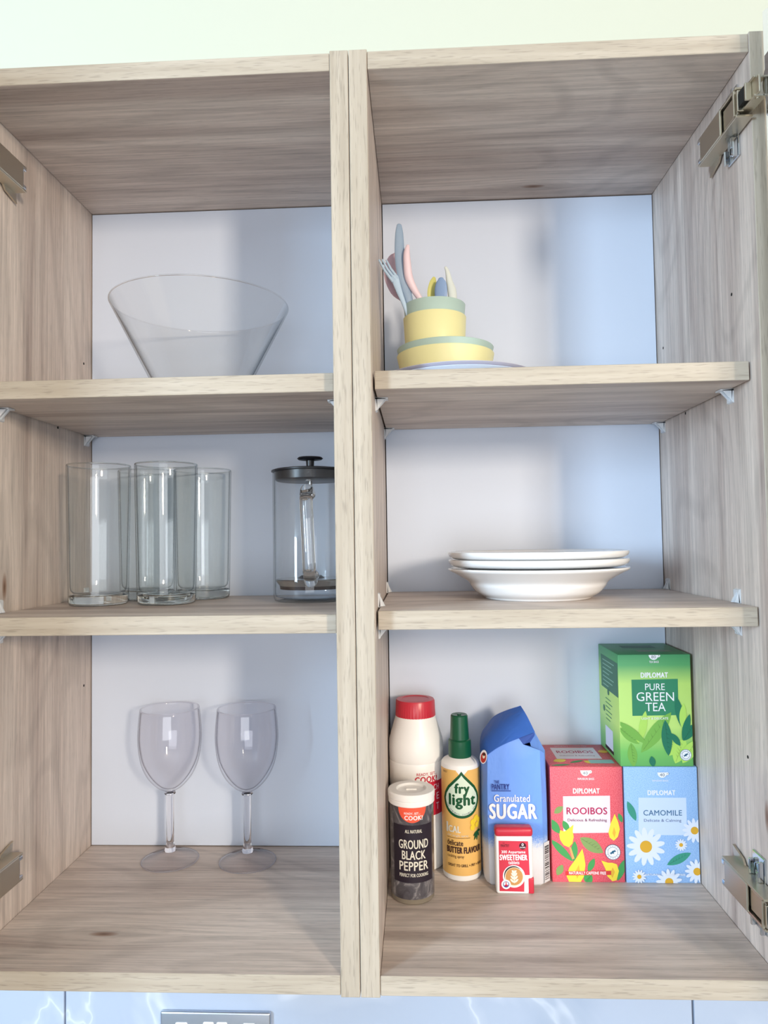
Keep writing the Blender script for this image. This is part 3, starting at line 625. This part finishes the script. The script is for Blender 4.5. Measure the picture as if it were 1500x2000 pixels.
p.poly('fgreen', dropshape(1.0)); p.poly('mint', dropshape(0.86))
p.text('fgreen', 'fry', 0.5, 105.6, 17, 14.5, 2); p.text('fgreen', 'light', 0.8, 92.2, 32, 16.5, 2)
for k, ch in enumerate('THE ORIGINAL COOKING SPRAY'):
    if ch == ' ': continue
    a = math.radians(-158 + k * 5.4); p.text('grey', ch, 19.2 * math.cos(a), 95 + 17.4 * math.sin(a), 1.2, 1.5, 1, a + math.pi / 2)
p.text('cream', '1', -18.5, 62, 2.2, 11, 1); p.text('cream', 'CAL', -9.3, 60.6, 14, 7.4, 2); p.text('cream', 'per single spray', -5.5, 53.2, 25, 2.8, 0)
p.rect('brown', -19, 9, 50.4, 50.8)
p.text('brown', 'delicate', -9.0, 45, 19, 6.2, 1); p.text('brown', 'BUTTER FLAVOUR', 2.5, 36.8, 43, 7.0, 2); p.text('brown', 'cooking spray', -8.5, 29.2, 20, 4.4, 0)
p.text('brown', 'GREAT TO GRILL + FRY + BAKE', 4, 19.4, 44, 3.0, 1); p.text('brown', 'PERFECT', -20.5, 125, 7, 2.2, 0)
for dx, dy, r in ((13, 68, 3.6), (17.5, 72, 3.6), (12.5, 62, 3.4), (19, 64, 3.2), (22, 69, 3)): p.disc('lemon', dx, dy, r, 14)
for e in ((14, 47), (18, 46), (22, 50), (25, 56), (13, 52)): p.leaf('fgreen', (19, 57), e, 2.6, False)
p.wrap('printed_label', t, 22.7)
# sugar bag
sugm = mat('sugar_bag_paper', (70, 118, 205), 0.5, spec=0.35); g = NG(sugm)
tc = g.n('ShaderNodeTexCoord'); sp = g.n('ShaderNodeSeparateXYZ'); g.l(tc.outputs['Object'], sp.inputs[0])
spk = g.noise(g.coords((1500, 1500, 1500)), 1, 2, 0.6)
zz = g.math('ADD', g.math('MULTIPLY', sp.outputs['Z'], 30.0), g.math('MULTIPLY', spk, 1.1))
col = g.ramp(g.math('SUBTRACT', zz, 1.6), [(0.28, (228, 230, 236)), (0.36, (180, 204, 240)), (0.62, (92, 144, 230)), (0.95, (112, 156, 238))])
g.l(col, g.b.inputs['Base Color'])
def crumple(m):
    g = NG(m); b_ = g.n('ShaderNodeBump'); b_.inputs['Strength'].default_value = 0.55; b_.inputs['Distance'].default_value = 0.004
    g.l(g.noise(g.coords((38, 38, 20)), 1, 3, 0.5, 0.8), b_.inputs['Height']); g.l(b_.outputs[0], g.b.inputs['Normal'])
crumple(sugm)
sugd = mat('sugar_bag_paper_folded', (60, 108, 198), 0.5, spec=0.35); crumple(sugd)
t = thing('sugar_bag', 'blue and white paper bag of granulated sugar with folded top', 'bag', (165, 200, T))
bm = bmesh.new()
def sring(z, f):  # f: 0 bottom .. 1 top; returns outline (x,y) local, front is y=-25
    b = math.sin(math.pi * min(1, f)) * 1.0
    P_ = [(-29.6 - b, -24.5), (-15, -25.6 - b * .4), (0, -25.8 - b * .5), (15, -25.6 - b * .4), (30.6 + b, -24.5), (36.6 + b, -19), (39.2 + b, -8), (39.5 + b, 10), (37.5, 26), (20, 28.5), (0, 29), (-20, 28.5), (-33, 26), (-35 - b, 8), (-35.0 - b, -8), (-33.2 - b, -19)]
    return P_
zs = [0, 2, 6, 20, 40, 60, 80, 100, 118, 132, 142, 148]
rr = []
random.seed(4)
for i, z in enumerate(zs):
    f = z / 148; pts = sring(z, f); sh = 0.93 if i == 0 else (0.985 if i == 1 else 1)
    row = []
    for k, (x, y) in enumerate(pts):
        zz_ = z
        if i == len(zs) - 1: zz_ = z + (5.0 if k == 4 else 3 if k == 3 else 0)
        row.append(bm.verts.new((x * sh, y * sh if i < 2 else y, zz_)))
    rr.append(row)
for a, b in zip(rr[:-1], rr[1:]):
    for k in range(16): bm.faces.new((a[k], a[(k + 1) % 16], b[(k + 1) % 16], b[k]))
bm.faces.new(rr[0][::-1])
# gathered front triangle under the fold
top = rr[-1]
cA = bm.verts.new((-6, -24.5, 164.0)); cQ = bm.verts.new((7, -21.5, 166.2)); cN = bm.verts.new((12.5, -20.5, 158.5)); cB = bm.verts.new((22, -15, 155)); cM = bm.verts.new((-19, -25.4, 157.6))
for f in ((top[0], top[1], cM), (top[1], top[2], cA, cM), (top[2], top[3], cN, cA), (top[3], top[4], cN), (cA, cN, cQ), (cN, top[4], cB), (top[4], top[5], cB)):
    bm.faces.new(f)
# back side up to the ridge
rg = [bm.verts.new(v) for v in ((-33.5, 22, 150), (-25.5, 25, 169), (-10, 24, 184), (14.5, 15, 195))]
bm.faces.new((top[12], top[13], rg[0])); bm.faces.new((top[11], top[12], rg[0], rg[1])); bm.faces.new((top[10], top[11], rg[1], rg[2])); bm.faces.new((top[9], top[10], rg[2], rg[3]))
bm.faces.new((top[8], top[9], rg[3])); bm.faces.new((top[7], top[8], rg[3])); bm.faces.new((top[6], top[7], rg[3])); bm.faces.new((top[5], top[6], rg[3], cB)); 
bmesh.ops.recalc_face_normals(bm, faces=bm.faces)
build('bag_body', bm, sugm, t, 28)
# the folded-over flap
bm = bmesh.new()
low = spline([(-35.2, -6, 140), (-33.8, -19.5, 143), (-29.8, -25.6, 148.5), (-18, -27.2, 157.2), (-4, -26.5, 163.6), (12, -20, 167.4), (28.4, -6, 168.8)], 4)
upp = spline([(-35, 12, 140), (-34.2, 22, 149), (-31.5, 26, 160), (-25, 26, 169.5), (-16, 25.4, 180), (-2, 21, 188), (15.2, 15, 195)], 4)
rows = []; K = 8
for a, b in zip(low, upp):
    a, b = Vector(a), Vector(b); row = []
    for k in range(K + 1):
        s_ = k / K; q = a.lerp(b, s_); q += Vector((-0.10, -0.25, 0.35)).normalized() * (math.sin(math.pi * s_) * (b - a).length * 0.13); row.append(bm.verts.new(q))
    rows.append(row)
for a, b in zip(rows[:-1], rows[1:]):
    for k in range(K): bm.faces.new((a[k], b[k], b[k + 1], a[k + 1]))
bmesh.ops.recalc_face_normals(bm, faces=bm.faces)
bmesh.ops.solidify(bm, geom=bm.faces[:], thickness=0.8)
fp = build('folded_flap', bm, sugd, t, 50); fp['label'] = 'darker blue folded flap'
bm = bmesh.new()  # small inner pleat at the right end of the fold
q = [(5, -21.6, 165.4), (28.2, -6.6, 168.4), (13.4, -20, 158.6), (26, -8, 159)]
V = [bm.verts.new(v) for v in q]; bm.faces.new((V[0], V[1], V[2])); bm.faces.new((V[1], V[3], V[2]))
bmesh.ops.solidify(bm, geom=bm.faces[:], thickness=0.5); build('pleat', bm, mat('sugar_bag_paper_pleat', (92, 130, 224), 0.5), t, smooth=False)
p = Print()
X = lambda x: x - 165
Z = lambda z: z - 18
p.text('pblue', 'THE', X(145.2), Z(135.7), 5.5, 3.6, 1); p.text('pblue', 'PANTRY', X(149.4), Z(130.2), 19.9, 6.4, 1); p.rect('pblue', X(139), X(161), Z(125.3), Z(126.1))
p.text('white', 'Granulated', X(162.1), Z(117.4), 40.6, 8.0, 1); p.text('white', 'SUGAR', X(163.1), Z(102.6), 53, 16.5, 2)
p.flat('printed_lettering', t, (0, -27.1, 0), (1, 0, 0), (0, 0, 1), 0.05)
p = Print(); p.rect('barwhite', 0, 10.5, 3, 48); y = 6
random.seed(9)
while y < 44:
    w = random.choice((0.5, 0.8, 1.3)); p.rect('black', 1.2, 9.4, y, y + w); y += w + random.choice((0.6, 0.9, 1.4))
d = Vector((8.6, 16.5, 0)).normalized(); p.flat('barcode', t, (31.9, -24.2, 0), tuple(Vector((5.6, 5.6, 0)).normalized()), (0, 0, 1), 0.9)
p = Print(); p.disc('white', 0, 0, 5.5, 20, 8); p.disc('crestred', 0, -0.8, 4.2, 18, 6.2); p.disc('foam', 0.4, 1, 2.0, 12, 3); p.disc('brown', 0.4, 3.0, 2.2, 12, 2)
p.flat('crest', t, (-33.0, -23.4, 145.5), tuple(Vector((0.7, -0.72, 0.1)).normalized()), tuple(Vector((0.12, -0.02, 1)).normalized()), 1.6)
# sweetener dispenser
t = thing('sweetener_dispenser', 'small red and white sweetener tablet dispenser in front of the sugar bag', 'dispenser', (161, 161.5, T))
def rbox(bm, x0, x1, y0, y1, z0, z1, b, mi=0): return box(bm, x0, x1, y0, y1, z0, z1, b, mi, None, 4)
bm = bmesh.new(); rbox(bm, -20.6, 20.8, -7, 7, 0, 64.5, 3.2); build('case', bm, M['white_plastic'], t, 50)
bm = bmesh.new(); rbox(bm, -21, 21.4, -7.4, 7.4, 62.6, 73, 3.6); build('lid', bm, M['red_cap'], t, 50)
bm = bmesh.new(); rbox(bm, 14.6, 21.5, -7.5, 6.5, 0.6, 18.6, 1.8); build('push_button', bm, M['red_cap'], t, 50)
SW = [('p','label',[(3.7, 59.1), (36.5, 58.6), (37.5, 21.5), (31.6, 21.5), (31.0, 3.2), (3.7, 3.8)]), ('t','dark','THE',9.1,56.5,2.3,1.1,1), ('t','dark','PANTRY',10.7,53.7,9.4,3.1,1),
  ('t','white','300 Aspartame',19.9,46.4,26.5,4.0,1), ('t','white','SWEETENER',19.9,40.8,30.3,6.0,2), ('t','white','tablets',20.2,35.3,12.0,3.8,1)]
p = Print(); p.run(SW)
p.disc('dark', 30.3, 53.4, 3.9); p.text('white', '0', 30.3, 54.9, 2.2, 3.0, 1); p.text('white', 'CALORIES', 30.2, 51.9, 6.2, 1.4, 1)
p.disc('white', 19.9, 20.1, 12.3, 48); p.disc('coffeedark', 19.4, 21.0, 10.4, 40); p.disc('foam', 20.4, 19.3, 10.6, 40); p.disc('coffee', 20.2, 19.9, 9.6, 40)
for k, (yy, ww) in enumerate(((15.2, 4.6), (18.6, 4.0), (22.0, 3.2), (25.0, 2.4))):
    for s_ in (-1, 1): p.leaf('foam', (20.2, yy - 2.2), (20.2 + s_ * ww, yy + 2.2), 2.2, False)
p.leaf('foam', (20.2, 12), (20.2, 28), 1.6, False); p.disc('white', 11.0, 11.3, 5.2, 32); p.disc('pblue', 11, 11.3, 3.4, 24); p.disc('white', 11, 11.6, 2.6, 20); p.leaf('redink', (9, 10), (13.2, 10.4), 2.4, False); p.leaf('redink', (11, 11), (11, 14.5), 1.2, False)
p.flat('printed_label', t, (-20.75, -7.0, 0), (1, 0, 0), (0, 0, 1), 0.3)

# tea cartons
ROO = [('p','pale',[(14.4, 97.7), (68.2, 98.5), (67.7, 56.4), (13.9, 55.5)]), ('l','green',(-1.9, 72.0),(10.1, 55.0),9), ('l','green',(-1.5, 48.8),(24.0, 23.5),8), ('l','green',(26.6, 46.7),(24.8, 23.5),8), ('l','leaf2',(3.8, 78.2),(14.2, 86.1),7),
  ('l','green',(13.6, 70.0),(20.3, 57.2),7), ('l','leaf2',(32.6, 50.7),(58.8, 33.5),14), ('l','green',(48.5, 27.3),(41.1, 11.8),7), ('l','green',(45.2, 8.4),(36.5, 1.4),12), ('l','leaf2',(12.1, 19.9),(5.3, 7.8),8), ('l','green',(82.8, 26.1),(74.3, 2.0),8), ('l','green',(77.4, 78.4),(81.2, 68.2),5),
  ('p','peach',[(19.6, 40.6), (22.1, 39.8), (25.8, 26.9), (23.2, 26.1)]),
  ('p','yellow',[(10.3, 59.3), (14.8, 57.7), (16.9, 58.6), (25.6, 65.6), (24.5, 57.8), (25.5, 51.8), (23.9, 44.1), (19.6, 39.7), (13.8, 42.2), (9.8, 48.2), (9.0, 54.2)]),
  ('p','yellow',[(35.0, 38.2), (36.8, 29.7), (38.1, 20.3), (35.9, 6.5), (32.3, 0.5), (18.9, 0.7), (16.2, 7.1), (19.5, 16.6), (27.5, 27.0)]), ('p','orange',[(30.6, 20.2), (31.9, 11.6), (28.2, 3.9), (26.0, 11.5)]),
  ('p','yellow',[(72.9, 77.9), (76.6, 69.0), (78.4, 60.4), (75.9, 51.8), (71.1, 47.4), (66.6, 50.8), (65.2, 56.7), (68.1, 67.1)]), ('p','orange',[(71.7, 62.9), (73.6, 56.9), (72.1, 50.8), (69.8, 56.0)]),
  ('p','yellow',[(56.3, 24.9), (64.2, 22.4), (68.4, 22.5), (73.8, 20.8), (76.0, 13.2), (73.1, 2.8), (68.4, 1.5), (62.7, 7.0), (60.6, 15.5)]), ('p','orange',[(69.0, 17.3), (71.3, 12.2), (68.5, 5.3), (65.8, 10.4)]),
  ('p','band',[(15.2, 12.6), (67.2, 13.5), (67.0, 8.7), (15.0, 7.9)]), ('t','white','NATURALLY CAFFEINE FREE',40.2,10.7,42.1,3.4,1), ('t','white','DIPLOMAT',41.2,104.0,30.1,5.8,2), ('t','crim','ROOIBOS',41.2,81.2,46.2,7.8,1),
  ('t','darkred','Delicious & Refreshing',41.4,70.3,44.7,4.2,0), ('t','white','INFUSION BAGS',41.1,117.8,18.7,2.4,1), ('cup',(40.6, 127.5),11.5), ('t','grey','40',40.6,124.4,5.6,3.5,1), ('seal',(69.6, 34.5),8.8)]
GRN = [('l','lime3',(55.5, 12.2),(62.5, 31.8),16), ('l','lime3',(62.1, 3.4),(73.4, 31.9),16), ('l','lime2',(12.3, 27.1),(14.9, -0.6),11), ('p','dkgreen',[(14.9, 99.6), (67.8, 100.3), (67.4, 58.7), (14.9, 58.0)]), ('t','white','DIPLOMAT',41.2,104.8,30.6,5.8,2), ('t','white','PURE',41.5,91.2,22.5,7.6,0),
  ('t','white','GREEN',41.5,80.0,42.8,10.2,0), ('t','white','TEA',41.5,68.2,23.0,9.8,0), ('l','lime2',(-1.0, 44.8),(21.6, 25.6),10), ('l','lime3',(23.3, 28.9),(30.0, 63.8),9), ('l','lime2',(23.5, 15.8),(59.2, 62.1),16), ('l','teal',(51.8, 53.5),(54.7, 12.2),12), ('l','teal',(65.4, 80.2),(71.6, 43.2),9), ('l','lime3',(70.8, 44.0),(73.6, 72.3),8),
  ('l','teal',(58.1, 38.2),(68.4, 23.7),7), ('l','teal',(71.8, 29.5),(85.0, 48.2),11), ('l','teal',(35.1, 11.9),(36.9, -0.3),7), ('l','lime3',(20.9, 27.2),(19.1, 39.4),5), ('t','white','LIGHT & DELICATE',40.3,55.1,30.2,2.6,1), ('t','white','TEA BAGS',41.1,120.1,11.0,2.4,1),
  ('cup',(40.8, 128.8),11.5), ('t','grey','80',40.8,125.8,5.2,3.4,1), ('l','lime2',(-2, 52),(30, 26),9), ('l','teal',(80, 60),(71, 30),8), ('l','lime3',(86, 30),(70, 4),14), ('seal',(74.0, 13.3),6.6)]
CAM = [('p','pale2',[(15.9, 96.5), (69.9, 96.5), (69.8, 54.1), (14.8, 54.0)]), ('t','white','DIPLOMAT',42.2,102.1,31.2,5.4,2), ('t','steel','CAMOMILE',42.8,79.3,43.5,6.1,1), ('t','navy','Delicate & Calming',42.5,70.3,42.3,4.1,0), ('t','white','INFUSION BAGS',41.2,115.8,18.1,1.9,1),
  ('l','teal2',(3.0, 92.5),(12.3, 70.1),8), ('l','teal2',(45.9, 20.5),(73.4, 34.1),10), ('d',(22.7, 41.1),44), ('d',(78.1, 59.5),28), ('d',(62.3, 43.3),14), ('d',(79.4, 13.5),28), ('d',(47.5, 1.6),30), ('d',(13.9, 7.5),16),
  ('t','white','NATURALLY CAFFEINE FREE',43.3,9.9,45.5,2.2,1), ('cup',(43.2, 125.6),11), ('t','grey','40',43.2,122.8,5.4,3.4,1)]
def speckled(name, a, b):
    m = mat(name, a, 0.42, spec=0.4); g = NG(m)
    g.l(g.ramp(g.noise(g.coords((900, 900, 900)), 1, 2, 0.7), [(0.38, a), (0.62, b)]), g.b.inputs['Base Color']); return m
def carton(label, x0, y0, z0, w, d, h, m, items, rot=0):
    t = thing('tea_carton', label, 'carton', (x0, y0, z0)); t.rotation_euler = (0, 0, rot)
    bm = bmesh.new(); box(bm, 0, w, 0, d, 0, h, 0.7, 0, None, 2); build('carton_box', bm, m, t, 50)
    p = Print(); p.run(items); p.clip(0.5, w - 0.5, 0.4, h - 0.4); p.flat('front_print', t, (0, 0, 0), (1, 0, 0), (0, 0, 1))
    return t
t = carton('red rooibos tea carton beside the sugar bag', 208.0, 184.4, T, 83, 90, 131.5, speckled('rooibos_red_card', (214, 70, 84), (232, 112, 122)), ROO)
p = Print(); p.rect('pale', 14, 68, 30, 76); p.text('crim', 'ROOIBOS', 41, 58, 44, 10, 1); p.text('darkred', 'Delicious & Refreshing', 41, 42, 42, 5, 0); p.text('pale', 'NATURALLY CAFFEINE FREE', 41, 82, 40, 3, 1)
p.leaf('yellow', (8, 20), (24, 26), 12, False); p.leaf('yellow', (44, 22), (56, 12), 10, False); p.leaf('orange', (70, 56), (82, 62), 12, False); p.rect('greyteal', 50, 78, 12, 26); p.leaf('green', (26, 14), (44, 24), 6, False); p.leaf('green', (2, 4), (26, 8), 6, False)
p.clip(1, 82, 1, 89); p.flat('top_print', t, (0, 0, 131.5), (1, 0, 0), (0, 1, 0))
t = carton('pale blue camomile tea carton under the green tea carton', 292.6, 183.8, T, 83.2, 91, 131.5, speckled('camomile_blue_card', (142, 182, 232), (172, 206, 244)), CAM)
gm = mat('green_tea_card', (150, 200, 90), 0.42, spec=0.4); g = NG(gm)
tc = g.n('ShaderNodeTexCoord'); sp = g.n('ShaderNodeSeparateXYZ'); g.l(tc.outputs['Object'], sp.inputs[0])
g.l(g.ramp(g.math('MULTIPLY', sp.outputs['Z'], 1000 / 132), [(0.0, (104, 176, 98)), (0.13, (122, 192, 100)), (0.34, (196, 228, 124)), (0.72, (188, 222, 116)), (0.88, (92, 166, 104)), (1.0, (70, 148, 100))]), g.b.inputs['Base Color'])
t = carton('green tea carton stacked on top of the camomile carton', 289.6, 184.6, T + 131.7, 83, 90, 128.5, gm, GRN)
p = Print(); p.rect('darkpanel', 12, 88, 78, 118); p.rect((214, 218, 232), 26, 60, 8, 32); p.rect('black', 24, 62, 4, 8)
for k, w in enumerate((52, 40, 46, 30, 50, 44, 26)): p.rect((140, 180, 160), 20, 20 + w, 112 - k * 5, 113.2 - k * 5)
for k, w in enumerate((24, 30, 22, 28, 26, 20)): p.rect('dkgreen', 30, 30 + w, 66 - k * 5, 67 - k * 5)
p.disc('darkpanel', 44, 76, 4); p.disc('darkpanel', 22, 52, 4)
p.flat('side_print', t, (0, 90, 0), (0, -1, 0), (0, 0, 1))
p = Print(); p.rect('darkpanel', 20, 60, 50, 70); p.rect((120, 150, 120), 30, 70, 20, 34); p.flat('top_print', t, (0, 0, 128.5), (1, 0, 0), (0, 1, 0))
